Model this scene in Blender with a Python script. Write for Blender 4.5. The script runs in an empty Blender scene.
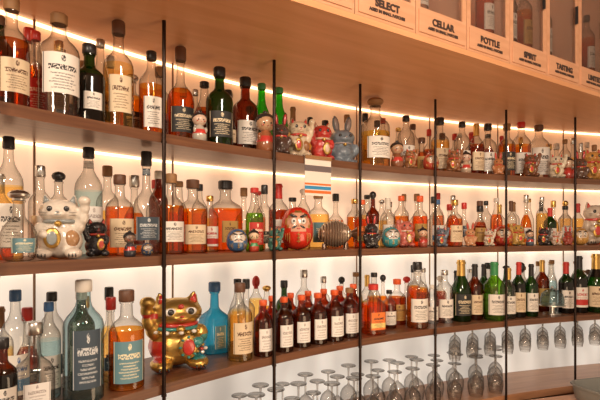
import bpy, bmesh, math, random
from mathutils import Vector, Matrix
random.seed(7)
scene=bpy.context.scene
scene.view_settings.view_transform='Standard'
EYE=1.55; F=480.0
# ------------------------------------------------------------ node helpers
def newmat(name):
    m=bpy.data.materials.new(name); m.use_nodes=True
    nt=m.node_tree; nt.nodes.clear()
    out=nt.nodes.new('ShaderNodeOutputMaterial')
    return m,nt,out
def M(nt,op,a,b=None,c=None):
    n=nt.nodes.new('ShaderNodeMath'); n.operation=op
    for i,v in enumerate((a,b,c)):
        if v is None: continue
        if isinstance(v,(int,float)): n.inputs[i].default_value=v
        else: nt.links.new(v,n.inputs[i])
    return n.outputs[0]
def MIX(nt,f,a,b):
    n=nt.nodes.new('ShaderNodeMix'); n.data_type='RGBA'
    for s,v in ((n.inputs[0],f),(n.inputs[6],a),(n.inputs[7],b)):
        if isinstance(v,(int,float)): s.default_value=v
        elif isinstance(v,tuple): s.default_value=(v[0],v[1],v[2],1)
        else: nt.links.new(v,s)
    return n.outputs[2]
def solid(name,col,rough=.45,metal=0,emit=0,noise=0,nscale=30,bump=0,coat=0):
    m,nt,out=newmat(name)
    p=nt.nodes.new('ShaderNodeBsdfPrincipled')
    p.inputs['Base Color'].default_value=(*col,1)
    p.inputs['Roughness'].default_value=rough
    p.inputs['Metallic'].default_value=metal
    p.inputs['Coat Weight'].default_value=coat
    if emit:
        p.inputs['Emission Color'].default_value=(*col,1); p.inputs['Emission Strength'].default_value=emit
    if noise or bump:
        tc=nt.nodes.new('ShaderNodeTexCoord'); nz=nt.nodes.new('ShaderNodeTexNoise')
        nz.inputs['Scale'].default_value=nscale; nt.links.new(tc.outputs['Object'],nz.inputs['Vector'])
        if noise:
            c2=tuple(c*(1-noise) for c in col)
            r=M(nt,'MULTIPLY',nz.outputs[0],1.0)
            nt.links.new(MIX(nt,r,col,c2),p.inputs['Base Color'])
        if bump:
            b=nt.nodes.new('ShaderNodeBump'); b.inputs['Strength'].default_value=bump; b.inputs['Distance'].default_value=.003
            nt.links.new(nz.outputs[0],b.inputs['Height']); nt.links.new(b.outputs[0],p.inputs['Normal'])
    nt.links.new(p.outputs[0],out.inputs[0]); return m
def emis(name,col,s):
    m,nt,out=newmat(name); e=nt.nodes.new('ShaderNodeEmission')
    e.inputs[0].default_value=(*col,1); e.inputs[1].default_value=s
    nt.links.new(e.outputs[0],out.inputs[0]); return m
def wood(name,c1,c2,rough=.4,sx=2.,sy=40.):
    m,nt,out=newmat(name)
    p=nt.nodes.new('ShaderNodeBsdfPrincipled'); p.inputs['Roughness'].default_value=rough
    uv=nt.nodes.new('ShaderNodeTexCoord'); mp=nt.nodes.new('ShaderNodeMapping')
    mp.inputs['Scale'].default_value=(sx,sy,1)
    nt.links.new(uv.outputs['UV'],mp.inputs[0])
    nz=nt.nodes.new('ShaderNodeTexNoise'); nz.inputs['Scale'].default_value=1.5; nz.inputs['Detail'].default_value=5; nz.inputs['Distortion'].default_value=.6
    nt.links.new(mp.outputs[0],nz.inputs['Vector'])
    f=M(nt,'MULTIPLY_ADD',nz.outputs[0],2.2,-.6)
    nt.nodes[-1].use_clamp=True
    nt.links.new(MIX(nt,f,c1,c2),p.inputs['Base Color'])
    nt.links.new(p.outputs[0],out.inputs[0]); return m
_g={}
def glass(name,tint,body=.1):
    key=(name,body)
    if key in _g: return _g[key]
    m,nt,out=newmat('glass_'+name)
    lw=nt.nodes.new('ShaderNodeLayerWeight'); lw.inputs[0].default_value=.5
    fc=lw.outputs['Facing']
    dark=tuple(c*c*.16 for c in tint)
    col=MIX(nt,M(nt,'MULTIPLY',M(nt,'POWER',fc,2.0),1.0),tint,dark)
    tr=nt.nodes.new('ShaderNodeBsdfTransparent'); nt.links.new(col,tr.inputs[0])
    tl=nt.nodes.new('ShaderNodeBsdfTranslucent'); nt.links.new(col,tl.inputs[0])
    df=nt.nodes.new('ShaderNodeBsdfDiffuse'); nt.links.new(col,df.inputs[0])
    md=nt.nodes.new('ShaderNodeMixShader'); md.inputs[0].default_value=.3
    nt.links.new(tl.outputs[0],md.inputs[1]); nt.links.new(df.outputs[0],md.inputs[2])
    m1=nt.nodes.new('ShaderNodeMixShader'); m1.inputs[0].default_value=body
    nt.links.new(tr.outputs[0],m1.inputs[1]); nt.links.new(md.outputs[0],m1.inputs[2])
    gl=nt.nodes.new('ShaderNodeBsdfGlossy'); gl.inputs['Roughness'].default_value=.03
    fr=M(nt,'MULTIPLY_ADD',M(nt,'POWER',fc,4.5),.6,.06)
    m2=nt.nodes.new('ShaderNodeMixShader'); nt.links.new(fr,m2.inputs[0])
    nt.links.new(m1.outputs[0],m2.inputs[1]); nt.links.new(gl.outputs[0],m2.inputs[2])
    nt.links.new(m2.outputs[0],out.inputs[0]); _g[key]=m; return m
TINT=dict(clear=(.93,.91,.88),amber=(.90,.42,.06),damber=(.56,.14,.015),pale=(.97,.76,.38),orange=(.97,.32,.03),
  dgreen=(.06,.20,.03),green=(.06,.78,.06),lgreen=(.40,.72,.10),blue=(.14,.66,.86),black=(.03,.025,.02),pink=(.93,.44,.20),
  yellow=(.95,.70,.14),red=(.80,.05,.03),aqua=(.74,.90,.93),brown=(.42,.11,.02))
BODY=dict(clear=.03,amber=.08,damber=.07,pale=.05,orange=.12,dgreen=.15,green=.25,lgreen=.14,blue=.3,black=.7,pink=.07,yellow=.1,red=.25,aqua=.05,brown=.10)
def G(n): return glass(n,TINT[n],BODY[n])
# labels
_l={}
def label(name,paper,ink,rows=7,band=None,oval=False):
    if name in _l: return _l[name]
    m,nt,out=newmat('label_'+name)
    p=nt.nodes.new('ShaderNodeBsdfPrincipled'); p.inputs['Roughness'].default_value=.6
    tc=nt.nodes.new('ShaderNodeTexCoord'); sp=nt.nodes.new('ShaderNodeSeparateXYZ')
    nt.links.new(tc.outputs['UV'],sp.inputs[0]); u,v=sp.outputs[0],sp.outputs[1]
    oi=nt.nodes.new('ShaderNodeObjectInfo')
    def letters(su,sv,th):
        cx=nt.nodes.new('ShaderNodeCombineXYZ')
        nt.links.new(M(nt,'MULTIPLY_ADD',u,su,M(nt,'MULTIPLY',oi.outputs['Random'],90.)),cx.inputs[0])
        nt.links.new(M(nt,'MULTIPLY',v,sv),cx.inputs[1])
        nz=nt.nodes.new('ShaderNodeTexNoise'); nz.inputs['Scale'].default_value=1; nz.inputs['Detail'].default_value=1
        nt.links.new(cx.outputs[0],nz.inputs[0]); return M(nt,'GREATER_THAN',nz.outputs[0],th)
    au=M(nt,'ABSOLUTE',M(nt,'SUBTRACT',u,.5))
    row=M(nt,'GREATER_THAN',M(nt,'FRACT',M(nt,'MULTIPLY',v,rows*2.)),.5)
    small=M(nt,'MULTIPLY',M(nt,'MULTIPLY',row,letters(40,50,.47)),M(nt,'LESS_THAN',M(nt,'ADD',au,M(nt,'MULTIPLY',M(nt,'FRACT',M(nt,'MULTIPLY',M(nt,'FLOOR',M(nt,'MULTIPLY',v,rows*2.)),.37)),.18)),.34))
    small=M(nt,'MULTIPLY',small,M(nt,'LESS_THAN',v,.5)); small=M(nt,'MULTIPLY',small,M(nt,'GREATER_THAN',v,.08))
    small=M(nt,'MULTIPLY',small,.8)
    av=M(nt,'ABSOLUTE',M(nt,'SUBTRACT',v,.64))
    big=M(nt,'MULTIPLY',M(nt,'MULTIPLY',M(nt,'LESS_THAN',av,.065),letters(26,18,.47)),M(nt,'LESS_THAN',au,.34))
    du=M(nt,'MULTIPLY',M(nt,'SUBTRACT',u,.5),1.6); dv=M(nt,'SUBTRACT',v,.86)
    rr=M(nt,'SQRT',M(nt,'ADD',M(nt,'MULTIPLY',du,du),M(nt,'MULTIPLY',dv,dv)))
    em=M(nt,'MULTIPLY',M(nt,'LESS_THAN',rr,.085),letters(30,30,.45))
    bd=M(nt,'MULTIPLY',M(nt,'GREATER_THAN',au,.455),M(nt,'LESS_THAN',au,.475))
    f=M(nt,'MAXIMUM',M(nt,'MAXIMUM',small,big),M(nt,'MAXIMUM',em,bd))
    base=paper
    if band:
        bf=M(nt,'LESS_THAN',M(nt,'ABSOLUTE',M(nt,'SUBTRACT',v,.25)),.14)
        base=MIX(nt,bf,paper,band)
    nt.links.new(MIX(nt,f,base,ink),p.inputs['Base Color'])
    nt.links.new(p.outputs[0],out.inputs[0]); _l[name]=m; return m
W=(.76,.71,.64); CR=(.68,.54,.36); K=(.02,.018,.018)
LAB=dict(white=label('white',W,K),cream=label('cream',CR,(.10,.035,.012)),black=label('black',(.02,.02,.02),(.7,.58,.38)),
 gold=label('gold',(.42,.24,.06),(.08,.02,.01)),red=label('red',(.5,.03,.02),(.85,.7,.5)),blue=label('blue',(.05,.14,.28),(.8,.78,.7)),
 wred=label('wred',W,(.45,.02,.02),band=(.5,.03,.02)),wblue=label('wblue',W,(.05,.12,.3),band=(.08,.24,.42)),green=label('green',(.03,.2,.07),(.8,.72,.4)),
 slate=label('slate',(.05,.075,.10),(.6,.62,.62)),teal=label('teal',(.13,.26,.30),(.85,.75,.5)),orange=label('orange',(.75,.18,.03),K,band=(.8,.6,.2)),
 plain=label('plain',(.78,.75,.71),(.35,.30,.28),rows=4))
CAP=dict(black=solid('cap_black',(.018,.015,.015),.35),wood=solid('cap_wood',(.36,.18,.07),.6,noise=.4,nscale=60),red=solid('cap_red',(.55,.03,.02),.35),
 gold=solid('cap_gold',(.72,.45,.14),.3,1),silver=solid('cap_silver',(.6,.58,.55),.3,1),white=solid('cap_white',(.7,.64,.56),.5),
 orange=solid('cap_orange',(.75,.11,.025),.4),green=solid('cap_green',(.04,.25,.08),.4),brown=solid('cap_brown',(.12,.05,.025),.5),blue=solid('cap_blue',(.04,.12,.28),.4))
# ------------------------------------------------------------ shelf curve
TH=[(-1.5,60),(-.7125,57),(-.2375,53),(.2375,46.5),(.7125,39),(1.1875,31),(1.67,24.5),(2.17,19.5),(3.,14),(4.,10)]
def theta(s):
    if s<=TH[0][0]: return math.radians(TH[0][1])
    for (a,x),(b,y) in zip(TH,TH[1:]):
        if s<=b: return math.radians(x+(y-x)*(s-a)/(b-a))
    return math.radians(TH[-1][1])
DS=.005; CU={}
x,y=-.434,1.51; CU[0]=(x,y)
for i in range(0,640):
    t=theta((i+.5)*DS); x+=DS*math.cos(t); y+=DS*math.sin(t); CU[i+1]=(x,y)
x,y=-.434,1.51
for i in range(0,-210,-1):
    t=theta((i-.5)*DS); x-=DS*math.cos(t); y-=DS*math.sin(t); CU[i-1]=(x,y)
IMIN,IMAX=-200,620
def CP(i,d=0):
    i=max(IMIN,min(IMAX,i)); t=theta(i*DS); return (CU[i][0]-d*math.sin(t), CU[i][1]+d*math.cos(t), t)
def station(px,d):
    """shelf station (measured bearing -> position on shelf, d metres behind the front edge)"""
    k=(px-300)/F; best=None
    for i in range(IMIN,IMAX,1):
        X,Y,t=CP(i,d)
        if Y<.3: continue
        e=abs(X/Y-k)
        if best is None or e<best[0]: best=(e,X,Y,t)
    return best[1:]
TIER=dict(A=.315,B=-.072,C=-.478,D=-.88)
HMAX=dict(A=.342,B=.345,C=.362,D=.3)
DEPTH=.34
PLACED={k:[] for k in TIER}
def place(px,d,w,tier,force=True,k=1.):
    tries=[0,.015,-.015,.03,-.03,.045,-.045,.06,.08,.10,.13,.16,.2]
    for shrink in ((1,.9,.8,.7,.6) if force else (1,)):
        for o in tries:
            dd=d+o
            X,Y,t=station(px,dd)
            r=w*shrink/2*Y/F; rc=r*k
            if dd<r+.006 or dd>DEPTH-r-.03: continue
            if all((X-a)**2+(Y-b)**2>(rc+c+.0015)**2 for a,b,c in PLACED[tier]):
                PLACED[tier].append((X,Y,rc)); return X,Y,t,r
    return None
# ------------------------------------------------------------ mesh helpers
def finish(bm,name,mats,loc=(0,0,0),rotz=0,smooth=True,scale=None,parent=None):
    me=bpy.data.meshes.new(name); bm.to_mesh(me); bm.free()
    for m in mats: me.materials.append(m)
    if smooth:
        me.polygons.foreach_set('use_smooth',[True]*len(me.polygons))
        try: me.set_sharp_from_angle(angle=math.radians(42))
        except Exception: pass
    ob=bpy.data.objects.new(name,me); scene.collection.objects.link(ob)
    ob.location=loc; ob.rotation_euler=(0,0,rotz)
    if scale: ob.scale=scale
    if parent: ob.parent=parent
    return ob
def box(bm,x0,x1,y0,y1,z0,z1,mi=0):
    uvl=bm.loops.layers.uv.verify()
    v=[bm.verts.new(p) for p in ((x0,y0,z0),(x1,y0,z0),(x1,y1,z0),(x0,y1,z0),(x0,y0,z1),(x1,y0,z1),(x1,y1,z1),(x0,y1,z1))]
    for f in ((3,2,1,0),(4,5,6,7),(0,1,5,4),(1,2,6,5),(2,3,7,6),(3,0,4,7)):
        fc=bm.faces.new([v[i] for i in f]); fc.material_index=mi
        n=(v[f[1]].co-v[f[0]].co).cross(v[f[2]].co-v[f[0]].co)
        for l in fc.loops:
            c=l.vert.co
            l[uvl].uv=(c.x,c.z) if abs(n.y)>0 and abs(n.z)<1e-9 else ((c.x,c.y) if abs(n.z)>1e-9 else (c.z,c.y))
def lathe(bm,prof,seg=24,mi=0,capb=True,capt=True,exp=None,c=(0,0)):
    rings=[]
    for p in prof:
        z,r=p[0],p[1]; e=p[3] if len(p)>3 else 2
        ring=[]
        for k in range(seg):
            a=2*math.pi*k/seg; cx,sy=math.cos(a),math.sin(a)
            q=(abs(cx)**e+abs(sy)**e)**(1/e)
            ring.append(bm.verts.new((c[0]+r*cx/q,c[1]+r*sy/q,z)))
        rings.append(ring)
    for j in range(len(rings)-1):
        m=prof[j][2] if len(prof[j])>2 else mi
        for k in range(seg):
            f=bm.faces.new((rings[j][k],rings[j][(k+1)%seg],rings[j+1][(k+1)%seg],rings[j+1][k])); f.material_index=m
    if capb: f=bm.faces.new(list(reversed(rings[0]))); f.material_index=prof[0][2] if len(prof[0])>2 else mi
    if capt: f=bm.faces.new(rings[-1]); f.material_index=prof[-1][2] if len(prof[-1])>2 else mi
def ball(bm,c,r,mi=0,seg=16,rot=None):
    m=Matrix.Translation(c)
    if rot: m=m@rot
    m=m@Matrix.Diagonal((r[0],r[1],r[2],1)) if not isinstance(r,(int,float)) else m@Matrix.Diagonal((r,r,r,1))
    g=bmesh.ops.create_uvsphere(bm,u_segments=seg,v_segments=max(8,seg*2//3),radius=1,matrix=m)
    for v in g['verts']:
        for f in v.link_faces: f.material_index=mi
def cone(bm,c,r1,r2,h,mi=0,rot=None,seg=12):
    m=Matrix.Translation(c)
    if rot: m=m@rot
    g=bmesh.ops.create_cone(bm,cap_ends=True,segments=seg,radius1=r1,radius2=r2,depth=h,matrix=m)
    for v in g['verts']:
        for f in v.link_faces: f.material_index=mi
def torus(bm,c,R,r,mi=0,sy=1,seg=24,ms=8):
    rings=[]
    for i in range(seg):
        a=2*math.pi*i/seg
        rings.append([bm.verts.new((c[0]+(R+r*math.cos(b))*math.cos(a),c[1]+sy*(R+r*math.cos(b))*math.sin(a),c[2]+r*math.sin(b))) for b in [2*math.pi*j/ms for j in range(ms)]])
    for i in range(seg):
        for j in range(ms):
            f=bm.faces.new((rings[i][j],rings[(i+1)%seg][j],rings[(i+1)%seg][(j+1)%ms],rings[i][(j+1)%ms])); f.material_index=mi
# ------------------------------------------------------------ bottles
PROF=dict(
 bourbon=([(0,.9),(.012,1),(.56,1),(.60,.97),(.64,.87),(.68,.64),(.71,.44),(.74,.36),(.86,.33),(.862,.39),(.88,.39)],.40,.88),
 tall=([(0,.92),(.01,1),(.62,1),(.66,.95),(.70,.80),(.74,.58),(.78,.42),(.82,.36),(.90,.34)],.38,.90),
 squat=([(0,.86),(.02,.97),(.12,1),(.42,1),(.48,.95),(.53,.82),(.57,.60),(.60,.42),(.64,.31),(.83,.27),(.835,.34),(.86,.34)],.37,.86),
 wine=([(0,.95),(.01,1),(.58,1),(.62,.96),(.66,.83),(.70,.60),(.74,.42),(.78,.36),(.80,.35)],.37,.80),
 champ=([(0,.95),(.01,1),(.42,1),(.50,.95),(.58,.82),(.66,.62),(.72,.46),(.76,.38)],.40,.76),
 round=([(0,.6),(.02,.78),(.10,.93),(.2,.99),(.3,1),(.40,.95),(.48,.82),(.54,.62),(.58,.44),(.62,.34),(.82,.30),(.825,.36),(.85,.36)],.42,.85),
 pinch=([(0,.72),(.01,.8),(.3,.9),(.56,1),(.60,.97),(.64,.80),(.67,.56),(.70,.40),(.74,.36),(.86,.34)],.38,.86),
 slim=([(0,.9),(.01,1),(.50,1),(.56,.96),(.62,.82),(.68,.62),(.74,.48),(.80,.42),(.92,.38)],.42,.92))
def bottle_mesh(bm,h,R,prof,fill,sq,lab,cap,z0l,z1l,la,necklab=None,capstyle='cyl'):
    P,cr,cz=PROF[prof]
    def rad(z):
        for (a,ra),(b,rb) in zip(P,P[1:]):
            if z<=b: return ra+(rb-ra)*(z-a)/max(b-a,1e-6)
        return P[-1][1]
    zs=[p[0] for p in P]
    if fill<P[-1][0] and all(abs(fill-z)>.004 for z in zs): zs.append(fill)
    zs.sort(); pr=[]
    for z in zs:
        r=rad(z); e=2
        if sq: e=2+(sq-2)*max(0,min(1,(r-.45)/.45))
        pr.append((z*h,r*R*(1 if e==2 else .93),1 if z<fill-.002 else 0,e))
    lathe(bm,pr,28)
    c0=cz*h; c1=h
    if capstyle=='ball':
        b=cr*R; n=c1-c0
        lathe(bm,[(c0,b*.8,2),(c0+.18*n,b*.85,2),(c0+.22*n,b*1.15,2),(c0+.4*n,b*1.38,2),(c0+.6*n,b*1.42,2),(c0+.8*n,b*1.2,2),(c0+.94*n,b*.75,2),(c1,b*.3,2)],16)
    elif prof in('wine','champ'):
        lathe(bm,[(c0-.03*h,cr*R*1.06,2),(c0+.7*(c1-c0),cr*R*.98,2),(c0+.72*(c1-c0),cr*R*1.15,2),(c0+.86*(c1-c0),cr*R*1.15,2),(c0+.88*(c1-c0),cr*R,2),(c1,cr*R*.95,2)],16)
    else:
        lathe(bm,[(c0,cr*R*1.02,2),(c0+.08*(c1-c0),cr*R*1.12,2),(c0+.9*(c1-c0),cr*R*1.12,2),(c1,cr*R*.98,2)],16)
    uvl=bm.loops.layers.uv.verify()
    def patch(za,zb,ang,mi,off=.0008):
        nu,nv=14,5; grid=[]
        for j in range(nv+1):
            z=za+(zb-za)*j/nv; r=rad(z); e=2
            if sq: e=2+(sq-2)*max(0,min(1,(r-.45)/.45))
            rr=r*R*(1 if e==2 else .93)+off; row=[]
            for i in range(nu+1):
                a=-math.pi/2-ang+2*ang*i/nu; cx,sy=math.cos(a),math.sin(a); q=(abs(cx)**e+abs(sy)**e)**(1/e)
                row.append(bm.verts.new((rr*cx/q,rr*sy/q,z*h)))
            grid.append(row)
        for j in range(nv):
            for i in range(nu):
                f=bm.faces.new((grid[j][i],grid[j][i+1],grid[j+1][i+1],grid[j+1][i])); f.material_index=mi
                for l,(a,b) in zip(f.loops,((i,j),(i+1,j),(i+1,j+1),(i,j+1))): l[uvl].uv=(a/nu,b/nv)
    if lab: patch(z0l,z1l,la,3)
    if necklab: patch(cz-.09,cz-.03,math.pi*.98,3)
def kindname(liq,prof):
    if prof in('wine',): return 'wine_bottle'
    if prof=='champ': return 'champagne_bottle'
    return {'amber':'whiskey_bottle','damber':'rum_bottle','pale':'tequila_bottle','clear':'gin_bottle','orange':'aperitif_bottle','green':'melon_liqueur_bottle',
     'dgreen':'scotch_bottle','blue':'blue_gin_bottle','aqua':'vodka_bottle','black':'dark_rum_bottle','pink':'pink_gin_bottle','yellow':'mezcal_bottle','red':'bitter_liqueur_bottle','lgreen':'absinthe_bottle','brown':'brandy_bottle'}[liq]
def bottle(tier,px,ytop,w,d=.055,prof='bourbon',liq='amber',gl='clear',lab='white',cap='black',fill=.6,sq=0,z=(.10,.45),la=1.0,neck=False,capstyle='cyl',name=None,force=True,hh=None):
    r=place(px,d,w,tier,force,1.18 if sq else 1.)
    if r is None: return
    X,Y,t,R=r
    base=EYE+TIER[tier]+.0006
    h=hh if hh else (233-ytop)*Y/F-TIER[tier]
    h=min(h,HMAX[tier])
    bm=bmesh.new()
    bottle_mesh(bm,h,R,prof,fill,sq,lab,cap,z[0],z[1],la,neck,capstyle)
    yaw=.55*t+ .45*(-math.atan2(X,Y)) + random.uniform(-.15,.15)
    return finish(bm,name or kindname(liq,prof),[G(gl),G(liq),CAP[cap],LAB[lab or 'white']],(X,Y,base),yaw)
DEF=[]
def B(*a,**k): DEF.append((a,k))
# ------------------------------------------------------------ figurines
BLACK=solid('fig_black',(.02,.02,.022),.25,coat=.5); GOLD=solid('fig_gold',(.76,.48,.13),.36,.85,noise=.5,nscale=14,bump=.5)
def remeshed(bm,vox,it=3):
    me=bpy.data.meshes.new('tmp'); bm.to_mesh(me); bm.free()
    ob=bpy.data.objects.new('tmp',me); scene.collection.objects.link(ob)
    r=ob.modifiers.new('r','REMESH'); r.mode='VOXEL'; r.voxel_size=vox
    s=ob.modifiers.new('s','SMOOTH'); s.iterations=it
    dg=bpy.context.evaluated_depsgraph_get(); out=bpy.data.meshes.new_from_object(ob.evaluated_get(dg))
    bpy.data.objects.remove(ob); return out
def rotx(a): return Matrix.Rotation(a,4,'X')
def roty(a): return Matrix.Rotation(a,4,'Y')
def cat_mesh(side=1,fancy=False):
    bm=bmesh.new()
    for c,r in [((0,.02,.27),(.27,.24,.27)),((0,-.03,.44),(.20,.17,.17)),((0,-.05,.70),(.25,.20,.185)),((-.17,-.17,.085),(.11,.16,.085)),((.17,-.17,.085),(.11,.16,.085)),
      ((0,.26,.12),(.09,.1,.1)),((0,-.235,.66),(.09,.05,.055)),((-.21*side,-.12,.42),(.08,.09,.13)),((-.15*side,-.24,.36),(.07,.09,.07)),
      ((.23*side,-.06,.50),(.075,.085,.12)),((.28*side,-.10,.62),(.066,.075,.12)),((.30*side,-.13,.76),(.06,.07,.11)),((.295*side,-.16,.86),(.078,.085,.075))]: ball(bm,c,r)
    for s in(-1,1): cone(bm,(s*.155,-.04,.87),.095,.015,.2,rot=roty(s*.22)@Matrix.Diagonal((1,.6,1,1)))
    base=remeshed(bm,.022); bm=bmesh.new(); bm.from_mesh(base)
    if fancy:   # painted flank, paws and sleeve
        for f in bm.faces:
            c=f.calc_center_median()
            if c.z<.42 and c.z>.14 and c.x>.10: f.material_index=4
            elif c.z<.36 and c.z>.14 and c.x<-.16: f.material_index=1
            elif abs(c.x+.29)<.14 and .66<c.z<.72 and c.x<-.2: f.material_index=1
            elif c.z<.05: f.material_index=1
    for s in(-1,1):
        cone(bm,(s*.153,-.085,.865),.055,.008,.13,1,rot=roty(s*.22)@Matrix.Diagonal((1,.5,1,1)))
        if fancy: ball(bm,(s*.095,-.225,.735),(.06,.02,.05),5,12)
        ball(bm,(s*.095,-.235,.735),(.034,.02,.040),2,12)
        for k in(-1,1): ball(bm,(s*.17,-.225,.66+.02*k),(.05,.006,.004),2,8)
        for k in(-.04,0,.04): ball(bm,(s*.17+k,-.32,.06),(.008,.02,.03),2,8)
    ball(bm,(0,-.285,.685),(.022,.015,.015),1,10); ball(bm,(0,-.275,.645),(.045,.01,.007),1,8)
    torus(bm,(0,-.03,.555),.185,.028,1,.9)
    ball(bm,(0,-.225,.52),.045,3,12)
    ball(bm,(-.06*side,-.275,.31),(.10,.03,.15),0 if fancy else 3,16)
    ball(bm,(-.06*side,-.302,.31),(.06,.01,.1),1,12)
    ball(bm,(.14,-.13,.30),(.10,.09,.13),4,12)
    if fancy:
        torus(bm,(0,-.03,.515),.205,.024,4,.9)
        for k in range(11):
            a=-math.pi*(.05+.9*k/10); ball(bm,(.24*math.cos(a),-.03+.22*math.sin(a),.48),.026,5 if k%2 else 3,8)
        for k in range(8):
            a=2*math.pi*k/8; ball(bm,(-.06*side+.08*math.cos(a),-.30,.31+.125*math.sin(a)),.016,4,8)
        for k in range(5):
            a=2*math.pi*k/5; ball(bm,(.2+.045*math.cos(a),-.20,.25+.05*math.sin(a)),.022,3 if k%2 else 5,8)
        ball(bm,(.2,-.215,.25),.022,1,8)
        ball(bm,(0,-.24,.80),(.03,.015,.03),1,10)
    return bm
def rabbit_mesh():
    bm=bmesh.new()
    for c,r in [((0,0,.22),(.22,.2,.22)),((0,-.02,.36),(.15,.14,.14)),((0,-.03,.55),(.2,.17,.165)),((-.12,-.13,.06),(.09,.15,.06)),((.12,-.13,.06),(.09,.15,.06)),
      ((-.2,-.08,.32),(.06,.07,.12)),((.2,-.08,.32),(.06,.07,.12)),((0,.2,.12),(.07,.07,.07)),((0,-.18,.51),(.08,.05,.05))]: ball(bm,c,r)
    for s in(-1,1): ball(bm,(s*.1,0,.82),(.06,.04,.18),rot=roty(s*.12))
    base=remeshed(bm,.022); bm=bmesh.new(); bm.from_mesh(base)
    for s in(-1,1):
        ball(bm,(s*.1,-.03,.82),(.035,.02,.13),1,10,rot=roty(s*.12)); ball(bm,(s*.08,-.18,.57),(.025,.02,.03),2,10)
    ball(bm,(0,-.23,.53),(.02,.015,.015),1,8); torus(bm,(0,-.02,.43),.14,.02,1); ball(bm,(0,-.17,.4),.03,3,10)
    ball(bm,(0,-.1,.25),(.13,.12,.13),4,12)
    return bm
def kokeshi_mesh():
    bm=bmesh.new()
    lathe(bm,[(0,.2,0),(.02,.23,0),(.2,.24,0),(.25,.235,1),(.32,.22,1),(.4,.19,0),(.5,.14,0),(.55,.11,0)],24)
    ball(bm,(0,0,.74),(.24,.22,.22),4,20)
    ball(bm,(0,.035,.80),(.255,.225,.205),2,20); ball(bm,(0,.02,1.0),(.07,.07,.06),2,10)
    for s in(-1,1): ball(bm,(s*.085,-.20,.71),(.022,.02,.028),2,8); ball(bm,(s*.12,-.19,.66),(.03,.015,.018),1,8)
    ball(bm,(0,-.218,.64),(.02,.01,.01),1,8)
    for s in(-1,1): ball(bm,(s*.19,-.1,.38),(.05,.07,.1),0,10)
    return bm
def daruma_mesh():
    bm=bmesh.new(); n=20; pr=[]
    for i in range(n+1):
        a=math.pi*i/n; z=.5-.5*math.cos(a); pr.append((z,max(.02,.47*math.sin(a)**.75*(1.03-.12*z)),0))
    lathe(bm,pr,40)
    for f in bm.faces:
        c=f.calc_center_median()
        if c.y<0:
            e=(c.x/.30)**2+((c.z-.64)/.22)**2
            if e<1: f.material_index=4
            elif e<1.25: f.material_index=3
    for s in(-1,1):
        ball(bm,(s*.13,-.435,.66),(.075,.03,.075),5,14); ball(bm,(s*.13,-.462,.66),(.03,.015,.03),2,10)
        ball(bm,(s*.14,-.41,.78),(.11,.03,.028),2,12,rot=roty(-s*.25)); ball(bm,(s*.11,-.455,.53),(.08,.015,.022),2,10,rot=roty(s*.4))
        for k in range(3): ball(bm,(s*(.24+.05*k),-.38+.05*k,.28+.02*k),(.012,.02,.13-.02*k),3,8)
    ball(bm,(0,-.475,.57),(.025,.03,.03),4,8); ball(bm,(0,-.46,.49),(.05,.02,.015),1,8)
    for k in range(3): ball(bm,(0,-.47+.02*abs(k-1),.2+.08*k),(.07-.02*(k%2),.02,.012),3,8)
    ball(bm,(0,-.47,.28),(.012,.02,.13),3,8)
    return bm
TEM={}
for nm,fn in (('cat',cat_mesh),('catR',lambda:cat_mesh(-1)),('catG',lambda:cat_mesh(-1,True)),('rabbit',rabbit_mesh),('kokeshi',kokeshi_mesh),('daruma',daruma_mesh)):
    bm=fn(); me=bpy.data.meshes.new(nm); bm.to_mesh(me); bm.free()
    me.polygons.foreach_set('use_smooth',[True]*len(me.polygons)); TEM[nm]=me
_c={}
def C(col,rough=.25,metal=0):
    k=(col,rough,metal)
    if k not in _c: _c[k]=solid('ceramic_%d'%len(_c),col,rough,metal,noise=.3,nscale=25,coat=.6)
    return _c[k]
NM=dict(cat='lucky_cat_figurine',catR='lucky_cat_figurine',catG='golden_lucky_cat_statue',rabbit='rabbit_figurine',kokeshi='kokeshi_doll',daruma='daruma_doll')
WID=dict(cat=.70,catR=.70,catG=.70,rabbit=.52,kokeshi=.54,daruma=.98)
def fig(tier,px,ytop,kind,col,acc=(.6,.05,.04),patch=None,d=.05,gold=None,skin=None,yaw=None,wid=1):
    X,Y,t=station(px,d); h=(233-ytop)*Y/F-TIER[tier]
    h*=1.04
    r=place(px,max(d,h*WID[kind]*wid*.5+.007),h*WID[kind]*wid*F/Y,tier,True)
    if r is None: return
    X,Y,t,R=r; h=(233-ytop)*Y/F-TIER[tier]
    if wid==1: h=min(h,2*R/WID[kind]*1.25)
    me=TEM[kind].copy()
    c0=GOLD if kind=='catG' else C(col)
    for m in (c0,C(acc),BLACK,gold or GOLD,C(skin or patch or col),C((.85,.80,.72))): me.materials.append(m)
    ob=bpy.data.objects.new(NM[kind],me); scene.collection.objects.link(ob)
    ob.location=(X,Y,EYE+TIER[tier]+.0006); ws=min(1.3,2*R/(h*WID[kind])) if wid!=1 else min(1,2*R/(h*WID[kind]))
    ob.scale=(h*ws,h*ws,h)
    ob.rotation_euler=(0,0,yaw if yaw is not None else .4*t-.6*math.atan2(X,Y)+random.uniform(-.2,.2)); return ob
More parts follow.
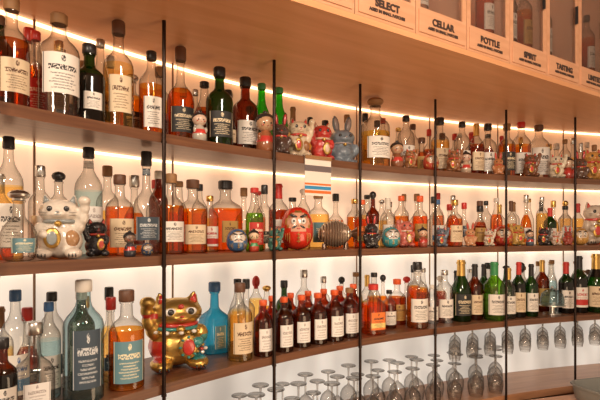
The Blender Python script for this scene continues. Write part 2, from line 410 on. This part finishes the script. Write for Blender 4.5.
# ------------------------------------------------------------ room shell
W_SHELF=wood('wood_shelf',(.105,.040,.019),(.20,.085,.040),.35,2,30)
W_SOFF=wood('wood_soffit',(.62,.29,.13),(.74,.38,.19),.38,1.5,14)
W_LOCK=wood('wood_locker',(.56,.28,.15),(.68,.37,.22),.45,3,22)
ROD=solid('rod_bronze',(.03,.018,.014),.35,.8)
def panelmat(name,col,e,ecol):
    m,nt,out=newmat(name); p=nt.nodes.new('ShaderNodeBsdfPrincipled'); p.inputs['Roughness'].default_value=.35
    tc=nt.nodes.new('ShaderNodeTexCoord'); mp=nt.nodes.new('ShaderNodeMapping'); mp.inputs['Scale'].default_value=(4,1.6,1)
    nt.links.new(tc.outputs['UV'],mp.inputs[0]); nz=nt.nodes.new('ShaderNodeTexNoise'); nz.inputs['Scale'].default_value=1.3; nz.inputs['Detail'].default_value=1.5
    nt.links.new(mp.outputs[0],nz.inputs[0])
    f=M(nt,'MULTIPLY_ADD',nz.outputs[0],2.0,-.5); nt.nodes[-1].use_clamp=True  # blurry reflections painted as noise into panel colour and glow
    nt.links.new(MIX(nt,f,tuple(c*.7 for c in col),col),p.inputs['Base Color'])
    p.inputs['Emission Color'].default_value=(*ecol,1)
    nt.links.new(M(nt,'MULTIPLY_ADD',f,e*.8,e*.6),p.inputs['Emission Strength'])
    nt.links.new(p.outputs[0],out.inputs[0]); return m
def strip(name,d0,d1,z0,z1,mats,i0=IMIN,i1=IMAX,step=10):
    bm=bmesh.new(); uvl=bm.loops.layers.uv.verify(); rows=[]
    for i in range(i0,i1+1,step):
        a=CP(i,d0); b=CP(i,d1)
        rows.append([bm.verts.new((a[0],a[1],z0)),bm.verts.new((b[0],b[1],z0)),bm.verts.new((b[0],b[1],z1)),bm.verts.new((a[0],a[1],z1))])
    cu=[0,d1-d0,d1-d0+z1-z0,2*(d1-d0)+z1-z0,2*(d1-d0+z1-z0)]
    for k in range(len(rows)-1):
        for j in range(4):
            q=(j+1)%4
            f=bm.faces.new((rows[k][j],rows[k][q],rows[k+1][q],rows[k+1][j]))
            for l,(a,b) in zip(f.loops,((k,cu[j]),(k,cu[j+1]),(k+1,cu[j+1]),(k+1,cu[j]))): l[uvl].uv=(a*step*DS,b)
    bm.faces.new(list(reversed(rows[0]))); bm.faces.new(rows[-1])
    bmesh.ops.recalc_face_normals(bm,faces=bm.faces)
    return finish(bm,name,mats,smooth=True)
for zt in (.315,-.072,-.478): strip('curved_wood_shelf',0,DEPTH,EYE+zt-.031,EYE+zt,[W_SHELF])
strip('curved_bar_counter',0,DEPTH,EYE-.88-.04,EYE-.88,[wood('wood_counter',(.30,.14,.07),(.46,.24,.13),.3,2,25)])
strip('bar_base_cabinet',.03,DEPTH,0.0,EYE-.921,[W_SHELF])
PA=panelmat('panel_top',(.60,.34,.19),.42,(1,.54,.28))  # each tier's light tint is put into its panel colour and emission
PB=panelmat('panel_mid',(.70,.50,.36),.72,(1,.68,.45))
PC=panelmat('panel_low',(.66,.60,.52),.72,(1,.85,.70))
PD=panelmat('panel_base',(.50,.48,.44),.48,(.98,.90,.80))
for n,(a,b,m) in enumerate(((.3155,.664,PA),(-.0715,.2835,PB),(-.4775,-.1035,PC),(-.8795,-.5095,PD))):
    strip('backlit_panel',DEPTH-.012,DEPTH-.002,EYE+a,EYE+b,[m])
strip('wall_back',DEPTH+.002,DEPTH+.10,0,3.0,[solid('wall_paint',(.6,.38,.26),.8,noise=.1)])
LW=emis('led_warm',(1,.64,.36),4.5); LC=emis('led_neutral',(1,.80,.58),4.5)
for a,m in ((.6635,LW),(.283,LW),(-.104,LC),(-.510,LC)): strip('led_light_strip',DEPTH-.032,DEPTH-.018,EYE+a-.007,EYE+a,[m])
STEEL=solid('post_steel',(.30,.2,.14),.35,.8)
for s in (-.475,0,.475,.95,1.425,1.91,2.41,2.91):
    i=round(s/DS)
    r=.0062
    X,Y,t=CP(i,-.0105); bm=bmesh.new(); lathe(bm,[(0.001,r),(1.55+.6645,r)],12)
    for zt in (.315,-.072,-.478):
        lathe(bm,[(EYE+zt-.034,.0085),(EYE+zt-.028,.0085)],12)
    finish(bm,'shelf_support_rod',[ROD],(X,Y,0))
    X,Y,t=CP(i+45,DEPTH-.045)
    for T,za,zb in (('A',.3155,.664),('B',-.0715,.2835),('C',-.4775,-.1095)):
        PLACED[T].append((X,Y,.010))
        bm=bmesh.new(); lathe(bm,[(0,.004),(zb-za-.001,.004)],10); lathe(bm,[(0,.009),(.004,.009)],12)
        finish(bm,'rear_shelf_post',[STEEL],(X,Y,EYE+za+.0005))
# soffit
LDIR=math.radians(33.2); ld=(math.cos(LDIR),math.sin(LDIR)); ln=(-math.sin(LDIR),math.cos(LDIR))
A0=(0-.95*ld[0],1.388-.95*ld[1]); LL=3.65
bm=bmesh.new(); uvl=bm.loops.layers.uv.verify(); rows=[]
N=60
for k in range(N+1):
    fx=A0[0]+ld[0]*LL*k/N; fy=A0[1]+ld[1]*LL*k/N
    i=int(IMIN+(IMAX-IMIN)*k/N); b=CP(i,DEPTH+.0)
    rows.append([bm.verts.new((fx,fy,EYE+.665)),bm.verts.new((b[0],b[1],EYE+.665)),bm.verts.new((b[0],b[1],EYE+.685)),bm.verts.new((fx,fy,EYE+.685))])
for k in range(N):
    for j in range(4):
        q=(j+1)%4; f=bm.faces.new((rows[k][j],rows[k][q],rows[k+1][q],rows[k+1][j]))
        for l in f.loops:
            c=l.vert.co; l[uvl].uv=(c.x*ld[0]+c.y*ld[1],c.x*ln[0]+c.y*ln[1]+c.z)
bm.faces.new(list(reversed(rows[0]))); bm.faces.new(rows[-1]); bmesh.ops.recalc_face_normals(bm,faces=bm.faces)
finish(bm,'wood_soffit',[W_SOFF],smooth=False)
# lockers
CREAM=solid('locker_interior',(.74,.50,.36),.6); PANE=glass('pane',(.95,.92,.90),.05)
INK=solid('ink_dark',(.05,.03,.025),.5)
LK=emis('led_locker',(1,.72,.50),15)
WL=.2705; base0=(.172-6*WL*ld[0],1.388+.654*.172-6*WL*ld[1])
words=['SINGLE','CASK','BARREL','RESERVE','VINTAGE','PRIVATE','SELECT','CELLAR','BOTTLE','SPIRIT','TASTING','LIMITED','HOUSE']
for k in range(2,14):
    bm=bmesh.new(); L=WL-.003
    box(bm,.0,L,.0,.014,0,.098,0)
    box(bm,.012,L-.012,-.004,.0,.010,.088,0)
    box(bm,.0,L,.014,.30,.080,.098,0)
    box(bm,.0,.012,.0141,.30,.098,.56,1); box(bm,L-.012,L,.0141,.30,.098,.56,1)
    box(bm,.012,L-.012,.288,.30,.098,.56,1)
    box(bm,.0,L,.0,.30,.56,.58,0)
    box(bm,.0,.022,.0,.014,.098,.56,0); box(bm,L-.022,L,.0,.014,.098,.56,0); box(bm,.022,L-.022,.0,.014,.54,.56,0)
    box(bm,.022,L-.022,.005,.009,.0985,.54,2)
    box(bm,.03,L-.03,.27,.285,.545,.555,3)
    box(bm,L-.034,L-.028,-.012,.0,.28,.36,4)
    X=base0[0]+ld[0]*WL*k; Y=base0[1]+ld[1]*WL*k
    ob=finish(bm,'display_locker',[W_LOCK,CREAM,PANE,LK,CAP['black']],(X,Y,EYE+.6855),LDIR,smooth=False)
    cu=bpy.data.curves.new('name_lettering','FONT'); cu.body=words[k%len(words)]; cu.size=.033; cu.align_x='CENTER'; cu.extrude=.0008; cu.offset=.0014
    cu.materials.append(INK)
    t=bpy.data.objects.new('name_lettering',cu); scene.collection.objects.link(t); t.parent=ob; t.location=(L/2,-.0055,.045); t.rotation_euler=(math.pi/2,0,0)
    cu2=bpy.data.curves.new('sub_lettering','FONT'); cu2.body='AGED IN SMALL BATCHES'; cu2.size=.0135; cu2.align_x='CENTER'; cu2.extrude=.0006; cu2.offset=.0008; cu2.materials.append(INK)
    t=bpy.data.objects.new('sub_lettering',cu2); scene.collection.objects.link(t); t.parent=ob; t.location=(L/2,-.0055,.026); t.rotation_euler=(math.pi/2,0,0)
    if k>=6:
        for q,(lx,liq,lab,pf) in enumerate([(.075,random.choice(['clear','pale','amber']),random.choice(['white','cream']),'bourbon'),(.19,random.choice(['pale','amber','pink']),random.choice(['white','gold','black']),'tall')]):
            if (k+q)%3==2: continue
            bm=bmesh.new(); bottle_mesh(bm,.30,.036,pf,.6,0,1,'black',.1,.45,1.0)
            wx=X+ld[0]*lx+ln[0]*.06; wy=Y+ld[1]*lx+ln[1]*.06
            finish(bm,kindname(liq,pf),[G('clear'),G(liq),CAP['black'],LAB[lab]],(wx,wy,EYE+.6855+.0985),LDIR)
bm=bmesh.new(); box(bm,-3.5,5,-3,4.5,-.05,-.001); finish(bm,'floor',[wood('wood_floor',(.18,.10,.06),(.28,.16,.10),.5,1,8)],smooth=False)
bm=bmesh.new(); box(bm,-3.5,5,-3,4.5,3.001,3.05); finish(bm,'ceiling',[solid('ceiling_paint',(.6,.42,.32),.8,noise=.05)],smooth=False)
# ------------------------------------------------------------ TIER A
fig('A',265,113,'kokeshi',(.35,.12,.05),skin=(.6,.35,.2),d=.03)
fig('A',280,112,'rabbit',(.08,.045,.035),d=.03)
fig('A',298,117,'cat',(.70,.55,.38),patch=(.35,.15,.06))
fig('A',321,121,'catR',(.60,.05,.04),acc=(.7,.5,.35))
fig('A',342,116,'rabbit',(.20,.25,.30),acc=(.4,.35,.35),wid=1.3)
fig('A',397,142,'kokeshi',(.25,.09,.04),skin=(.5,.3,.18),d=.03)
fig('A',410,148,'cat',(.35,.15,.06),d=.03)
fig('A',453,148,'cat',(.3,.12,.05),d=.03)
fig('A',431,154,'daruma',(.5,.06,.03),skin=(.7,.5,.35),d=.02)
fig('A',466,152,'kokeshi',(.55,.4,.28),skin=(.6,.4,.3),d=.02)
fig('A',498,152,'rabbit',(.5,.2,.08),d=.02)
fig('A',530,152,'cat',(.2,.08,.04),d=.02)
fig('A',200,112,'kokeshi',(.5,.45,.38),skin=(.7,.5,.38),d=.03)
fig('A',556,153,'cat',(.7,.6,.45)); fig('A',568,158,'kokeshi',(.45,.05,.03),skin=(.7,.5,.35)); fig('A',580,150,'rabbit',(.12,.06,.04)); fig('A',592,148,'cat',(.6,.3,.08))
B('A',12,-2,32,.06,'bourbon','damber',lab='cream',cap='wood',z=(.12,.42))
B('A',36,32,22,.15,'tall','damber',lab='red',cap='red')
B('A',59,15,38,.06,'tall','clear',lab='white',cap='wood',z=(.2,.58),la=1.05,fill=.66)
B('A',89,45,30,.055,'bourbon','black',gl='dgreen',lab='white',cap='black',z=(.17,.38),la=.6)
B('A',101,40,18,.18,'slim','clear',lab='wblue',cap='silver')
B('A',118,22,29,.06,'bourbon','pale',lab='cream',cap='brown',z=(.15,.48),la=.8)
B('A',151,52,24,.10,'tall','amber',lab='white',cap='black',la=.8)
B('A',181,47,27,.06,'squat','orange',lab='black',cap='brown',z=(.1,.36),fill=.56)
B('A',195,90,14,.15,'tall','clear',lab='white',cap='silver')
B('A',220,68,27,.055,'bourbon','dgreen',gl='dgreen',lab='black',cap='black',z=(.1,.42))
B('A',245,78,26,.055,'bourbon','brown',gl='brown',lab='white',cap='black',z=(.12,.42))
B('A',262,84,18,.13,'slim','green',gl='green',lab='green',cap='green')
B('A',279,88,18,.13,'slim','green',gl='green',lab='green',cap='green')
B('A',375,98,29,.06,'bourbon','yellow',lab='white',cap='wood',capstyle='ball',z=(.12,.42),fill=.5)
B('A',406,116,17,.12,'tall','clear',lab='white',cap='black')
B('A',422,138,17,.06,'squat','pink',lab='gold',cap='brown')
B('A',440,118,18,.06,'bourbon','pale',lab='cream',cap='black')
B('A',462,122,16,.10,'tall','clear',lab='white',cap='black')
B('A',476,124,15,.06,'wine','damber',lab='cream',cap='gold')
B('A',488,124,17,.06,'bourbon','clear',lab='white',cap='black')
B('A',507,124,16,.06,'bourbon','amber',lab='black',cap='wood')
B('A',521,119,18,.06,'tall','amber',lab='white',cap='red')
B('A',539,114,20,.06,'tall','clear',lab='white',cap='brown',z=(.1,.58))
# ------------------------------------------------------------ TIER B
SH=place(335,.088,40,'B')
fig('B',61,192,'cat',(.80,.72,.62),patch=(.45,.25,.12),acc=(.30,.33,.33),d=.075,wid=1.12,yaw=.35)
fig('B',97,217,'catR',(.02,.02,.024),acc=(.5,.06,.04),d=.05)
fig('B',130,232,'kokeshi',(.04,.04,.05),skin=(.2,.12,.08),d=.035)
fig('B',147,243,'daruma',(.03,.06,.12),skin=(.45,.35,.28),d=.02)
fig('B',237,229,'daruma',(.05,.12,.26),skin=(.75,.65,.55),d=.03)
fig('B',254,230,'kokeshi',(.5,.06,.03),acc=(.06,.3,.1),skin=(.8,.55,.35),d=.03)
fig('B',274,226,'cat',(.06,.2,.16),acc=(.7,.2,.05),d=.03)
fig('B',297,207,'daruma',(.66,.03,.012),skin=(.75,.38,.25),d=.06,wid=.80)
fig('B',371,214,'rabbit',(.03,.025,.025),d=.05); fig('B',391,227,'daruma',(.05,.32,.36),skin=(.7,.65,.6),d=.04)
fig('B',406,218,'catR',(.62,.16,.12),acc=(.8,.6,.5),d=.05)
fig('B',423,228,'kokeshi',(.35,.07,.04),skin=(.7,.45,.3),d=.04)
fig('B',441,226,'cat',(.14,.17,.22),d=.04)
fig('B',470,222,'rabbit',(.6,.3,.15),d=.04)
fig('B',489,228,'cat',(.7,.6,.48),d=.04); fig('B',503,226,'daruma',(.5,.05,.03),skin=(.7,.5,.35),d=.04)
fig('B',517,222,'catR',(.55,.33,.08),d=.04); fig('B',530,230,'kokeshi',(.1,.13,.17),skin=(.6,.4,.28),d=.04); fig('B',543,226,'cat',(.04,.03,.03),d=.04)
fig('B',556,230,'cat',(.7,.55,.45),d=.04); fig('B',568,226,'rabbit',(.35,.06,.04),d=.04); fig('B',580,228,'daruma',(.6,.32,.08),skin=(.75,.6,.45),d=.04)
fig('B',594,200,'cat',(.68,.56,.45),d=.06)
B('B',8,137,26,.16,'tall','pale',lab='white',cap='black')
B('B',18,190,34,.055,'round','clear',lab='teal',cap='silver',capstyle='ball',fill=.55,z=(.12,.32),la=.7)
B('B',40,166,22,.2,'bourbon','clear',lab='plain',cap='silver')
B('B',89,146,26,.16,'tall','aqua',lab='plain',cap='black',z=(.2,.45),neck=True)
B('B',119,175,27,.10,'bourbon','pink',lab='cream',cap='brown')
B('B',147,148,26,.10,'squat','clear',lab='slate',cap='black',z=(.14,.36),neck=True)
B('B',171,174,25,.10,'bourbon','amber',lab='white',cap='wood',z=(.15,.40))
B('B',193,180,29,.055,'bourbon','amber',lab='cream',cap='brown',z=(.12,.38),la=.8)
B('B',210,196,17,.16,'tall','pale',lab='wred',cap='gold')
B('B',225,181,32,.09,'bourbon','orange',lab='gold',cap='black',sq=5,z=(.12,.42),la=.5)
B('B',255,188,18,.10,'slim','lgreen',lab='red',cap='red')
B('B',279,184,20,.12,'wine','damber',lab='wred',cap='red')
B('B',318,192,22,.22,'bourbon','pale',lab='teal',cap='wood')
B('B',362,200,15,.12,'tall','orange',lab='orange',cap='orange')
B('B',388,198,15,.12,'wine','clear',lab='white',cap='white')
B('B',401,196,15,.16,'tall','amber',lab='white',cap='orange')
B('B',420,196,15,.13,'bourbon','orange',lab='gold',cap='orange')
B('B',437,200,14,.13,'tall','clear',lab='wblue',cap='blue')
B('B',455,200,15,.07,'bourbon','amber',lab='cream',cap='gold')
B('B',480,206,14,.10,'round','damber',lab='gold',cap='black',fill=.5)
B('B',565,206,13,.14,'tall','clear',lab='white',cap='black'); B('B',550,208,12,.14,'wine','dgreen',gl='dgreen',lab='white',cap='red')
X,Y,t,R=SH
bm=bmesh.new(); prs=[]; n=26
for i in range(n+1):
    a=i/n; r=.062*math.sin(math.pi*min(1,a*.93+.05))**.7*(1+(.10 if i%2 else -.05)); prs.append((-.078+.156*a,max(.004,r),i%2))
lathe(bm,prs,28); bmesh.ops.rotate(bm,verts=bm.verts,cent=(0,0,0),matrix=Matrix.Rotation(math.pi/2,3,'Y')); bmesh.ops.translate(bm,verts=bm.verts,vec=(0,0,.0685))
for s in(-1,1): cone(bm,(.05*s,-.0,.012),.014,.010,.024,1)
cone(bm,(.084,0,.068),.03,.008,.03,1,rot=roty(-math.pi/2))
finish(bm,'ribbed_seashell_ornament',[C((.60,.48,.36),.25,.5),C((.18,.09,.05),.3,.5)],(X,Y,EYE+TIER['B']+.0006),.05)
def cardmat():
    m,nt,out=newmat('striped_card'); p=nt.nodes.new('ShaderNodeBsdfPrincipled'); tc=nt.nodes.new('ShaderNodeTexCoord'); sp=nt.nodes.new('ShaderNodeSeparateXYZ')
    nt.links.new(tc.outputs['Object'],sp.inputs[0]); z=sp.outputs[2]
    def band(a,b): return M(nt,'MULTIPLY',M(nt,'GREATER_THAN',z,a),M(nt,'LESS_THAN',z,b))
    c=MIX(nt,band(.010,.022),(.80,.72,.64),(.75,.16,.03)); c=MIX(nt,band(.026,.040),c,(.03,.25,.5)); c=MIX(nt,band(.044,.052),c,(.75,.16,.03)); c=MIX(nt,band(.10,.125),c,(.15,.12,.12))
    nt.links.new(c,p.inputs['Base Color']); nt.links.new(p.outputs[0],out.inputs[0]); return m
X,Y,t=station(318,-.012); bm=bmesh.new(); box(bm,-.068,.068,-.002,0,0,.165,0); box(bm,-.068,.068,-.006,-.002,.150,.165,1); box(bm,-.068,.068,0,.02,.1645,.166,0)
finish(bm,'hanging_striped_card',[cardmat(),CAP['wood']],(X,Y,EYE+.318-.165+.001),t*.9,smooth=False)
# ------------------------------------------------------------ TIER C
fig('C',176,288,'catG',(.80,.50,.12),acc=(.55,.04,.03),patch=(.04,.26,.24),d=.09,wid=1.28,yaw=.45)
B('C',3,338,26,.05,'bourbon','black',gl='brown',lab='white',cap='black')
B('C',34,322,38,.05,'squat','clear',lab='plain',cap='silver',z=(.1,.36),sq=4,la=.6)
B('C',16,290,26,.18,'tall','clear',lab='wblue',cap='blue'); B('C',49,302,22,.17,'tall','aqua',lab='white',cap='blue')
B('C',83,280,38,.055,'tall','aqua',gl='aqua',lab='slate',cap='white',z=(.12,.60),la=.75,fill=.66)
B('C',127,290,34,.055,'bourbon','amber',lab='teal',cap='brown',z=(.08,.5),la=.95)
B('C',214,282,29,.06,'squat','blue',gl='blue',lab='teal',cap='blue',sq=5,z=(.08,.4),la=.4,fill=.7)
B('C',240,283,25,.06,'bourbon','pale',lab='cream',cap='brown',z=(.1,.5))
for k,px in enumerate((263,284,301,318,334,349)):
    B('C',px,(300,297,295,293,290,288)[k],19,.045,'tall','brown',gl='damber',lab='plain',cap=('orange','orange','orange','orange','orange','wood')[k],z=(.10,.5),la=.8,name='bitters_bottle')
for k,px in enumerate((272,291,308,324,340,353)): B('C',px,(296,293,291,289,286,284)[k],16,.11,'tall','brown',gl='damber',lab='plain',cap='orange',z=(.08,.5),la=.8,name='bitters_bottle')
B('C',373,284,23,.055,'bourbon','orange',lab='orange',cap='red',sq=4,la=.7)
B('C',389,290,14,.13,'tall','damber',lab='white',cap='black')
B('C',397,279,18,.06,'bourbon','damber',lab='gold',cap='orange')
B('C',417,262,21,.055,'bourbon','amber',lab='white',cap='black',neck=True)
B('C',432,285,13,.12,'tall','clear',lab='white',cap='white')
B('C',444,270,17,.055,'tall','clear',lab='white',cap='silver')
B('C',461,260,20,.05,'champ','dgreen',gl='dgreen',lab='black',cap='gold')
B('C',475,264,15,.07,'wine','brown',gl='brown',lab='cream',cap='black')
B('C',494,262,20,.05,'wine','lgreen',gl='lgreen',lab='white',cap='green')
B('C',484,264,13,.12,'wine','black',gl='dgreen',lab='white',cap='black')
B('C',508,268,14,.07,'wine','clear',lab='white',cap='gold')
B('C',519,262,13,.05,'wine','black',gl='dgreen',lab='cream',cap='red')
B('C',531,264,13,.06,'wine','dgreen',gl='dgreen',lab='white',cap='black')
B('C',542,260,13,.14,'wine','brown',gl='brown',lab='gold',cap='gold')
B('C',566,262,14,.06,'wine','black',gl='dgreen',lab='white',cap='red')
B('C',579,256,15,.05,'wine','black',gl='dgreen',lab='wred',cap='black')
B('C',596,254,19,.05,'champ','dgreen',gl='black',lab='cream',cap='gold')
X,Y,t,R=place(552,.06,24,'C'); bm=bmesh.new()
lathe(bm,[(0,.7*R,1),(.008,.7*R,1),(.012,.2*R,1),(.045,.2*R,1),(.05,R,1),(.056,R,1)],24); lathe(bm,[(.057,.9*R),(.09,.92*R),(.12,.8*R),(.14,.5*R),(.147,.1*R)],24,capb=False); ball(bm,(0,0,.156),.009,1,10)
finish(bm,'glass_cloche',[G('aqua'),CAP['silver']],(X,Y,EYE+TIER['C']+.0006))
for a,k in DEF: bottle(*a,**k)
# ------------------------------------------------------------ back-row fillers
def fillers(tier,x0,x1,hs,liqs,rows=(.15,.24)):
    for d in rows:
        px=x0
        while px<x1:
            X,Y,t=station(px,d); w=random.uniform(.060,.078)*F/Y
            liq=random.choice(liqs); gl=liq if liq in('dgreen','green','brown') else 'clear'
            z0=random.uniform(.1,.2)
            bottle(tier,px,0,w,d+random.uniform(-.02,.02),random.choice(['bourbon','tall','squat','wine','slim','pinch','round']),liq,gl=gl,lab=random.choice(['white','cream','black','gold','wred','wblue','plain','teal','slate','white']),
              cap=random.choice(['black','wood','silver','gold','red','brown','white','black']),fill=random.uniform(.45,.66),force=False,hh=random.uniform(*hs),capstyle=random.choice(['cyl','cyl','cyl','cyl','ball']),z=(z0,z0+random.uniform(.12,.28)),la=random.uniform(.5,1.))
            px+=w*1.08+random.uniform(0,4)
fillers('A',0,600,(.23,.29),['amber','pale','clear','clear','damber','pale','amber','dgreen','damber'])
fillers('B',0,600,(.23,.30),['clear','pale','clear','amber','pink','amber','pale','orange','brown'])
fillers('C',0,600,(.24,.31),['clear','aqua','pale','clear','amber','clear','dgreen','damber'])
# ------------------------------------------------------------ stemware
STEM=glass('stemware',(.82,.80,.78),.05)
def glassmesh():
    bm=bmesh.new()
    lathe(bm,[(0,.036),(.002,.036),(.005,.02),(.010,.006),(.03,.0042),(.085,.0042),(.093,.008),(.10,.018),(.115,.032),(.135,.040),(.16,.0405),(.185,.036),(.20,.033)],24,capt=False)
    me=bpy.data.meshes.new('wine_glass'); bm.to_mesh(me); bm.free(); me.materials.append(STEM); me.polygons.foreach_set('use_smooth',[True]*len(me.polygons)); return me
GM=glassmesh()
def wg(px,d,hang=False,s=1.):
    X,Y,t=station(px,d)
    L=PLACED['D'] if not hang else HANG
    r=.0405*s
    if any((X-a)**2+(Y-b)**2<(r+c+.002)**2 for a,b,c in L): return
    L.append((X,Y,r))
    ob=bpy.data.objects.new('wine_glass',GM); scene.collection.objects.link(ob)
    top=EYE-.5095-.0065 if hang else EYE-.88+.2*s+.0006
    ob.location=(X,Y,top); ob.rotation_euler=(math.pi,0,random.uniform(0,6)); ob.scale=(s,s,s)
HANG=[]
for d in (.06,.15,.24):
    px=225+d*60
    while px<500: wg(px,d,False,random.choice([.95,1.,1.05])); px+=random.uniform(18,23)
for d in (.07,.16,.25):
    px=455
    while px<600: wg(px,d,True,.80); px+=17.5
for d in (.025,.115,.205,.295):
    strip('glass_hanging_rail',d-.004,d+.004,EYE-.5155,EYE-.5095,[CAP['silver']],i0=300,i1=IMAX)
X,Y,t=station(585,.0); X2,Y2=X-.10,Y-.33
bm=bmesh.new()
lathe(bm,[(0,.13,0,5),(.01,.14,0,5),(.075,.150,0,5),(.08,.158,0,5),(.088,.158,0,5),(.088,.145,0,5),(.02,.13,0,5)],32)
finish(bm,'ice_tub',[solid('tub_grey',(.26,.27,.25),.5,noise=.1)],(X2+.05,Y2,EYE-.88),.3)
bm=bmesh.new(); 
box(bm,-.35,.35,-.25,.17,-.04,0,0); box(bm,-.33,.33,-.23,.15,-.665,-.04,0)
finish(bm,'bar_work_table',[W_LOCK],(X2,Y2,EYE-.881),.3,smooth=False)
# ------------------------------------------------------------ lights, world, camera
def area(name,loc,tgt,size,energy,col):
    l=bpy.data.lights.new(name,'AREA'); l.size=size; l.energy=energy; l.color=col
    o=bpy.data.objects.new(name,l); scene.collection.objects.link(o); o.location=loc
    o.rotation_euler=(Vector(tgt)-Vector(loc)).to_track_quat('-Z','Y').to_euler()
area('front_fill_bar',(.9,-.2,2.9),(.5,2.2,1.5),.5,56,(1,.83,.66))  # added unseen lamp that brightens the bottle fronts
area('front_fill_room',(-.9,-1.2,2.6),(-.3,1.8,1.5),.5,46,(1,.81,.62))  # second added lamp for the bottle fronts, no fixture behind it
area('soffit_bounce_fill',(1.0,.9,.85),(.9,1.9,2.3),1.0,15,(1,.70,.44))  # added fill standing in for bounce onto the soffit, no lamp there
w=bpy.data.worlds.new('World'); scene.world=w; w.use_nodes=True
bg=w.node_tree.nodes['Background']; bg.inputs[0].default_value=(1,.70,.47,1); bg.inputs[1].default_value=.60
cam=bpy.data.cameras.new('Camera'); co=bpy.data.objects.new('Camera',cam); scene.collection.objects.link(co)
co.location=(0,0,EYE); co.rotation_euler=(math.pi/2,0,0); cam.sensor_width=36; cam.lens=28.8; cam.shift_y=.055; cam.clip_start=.05
scene.camera=co
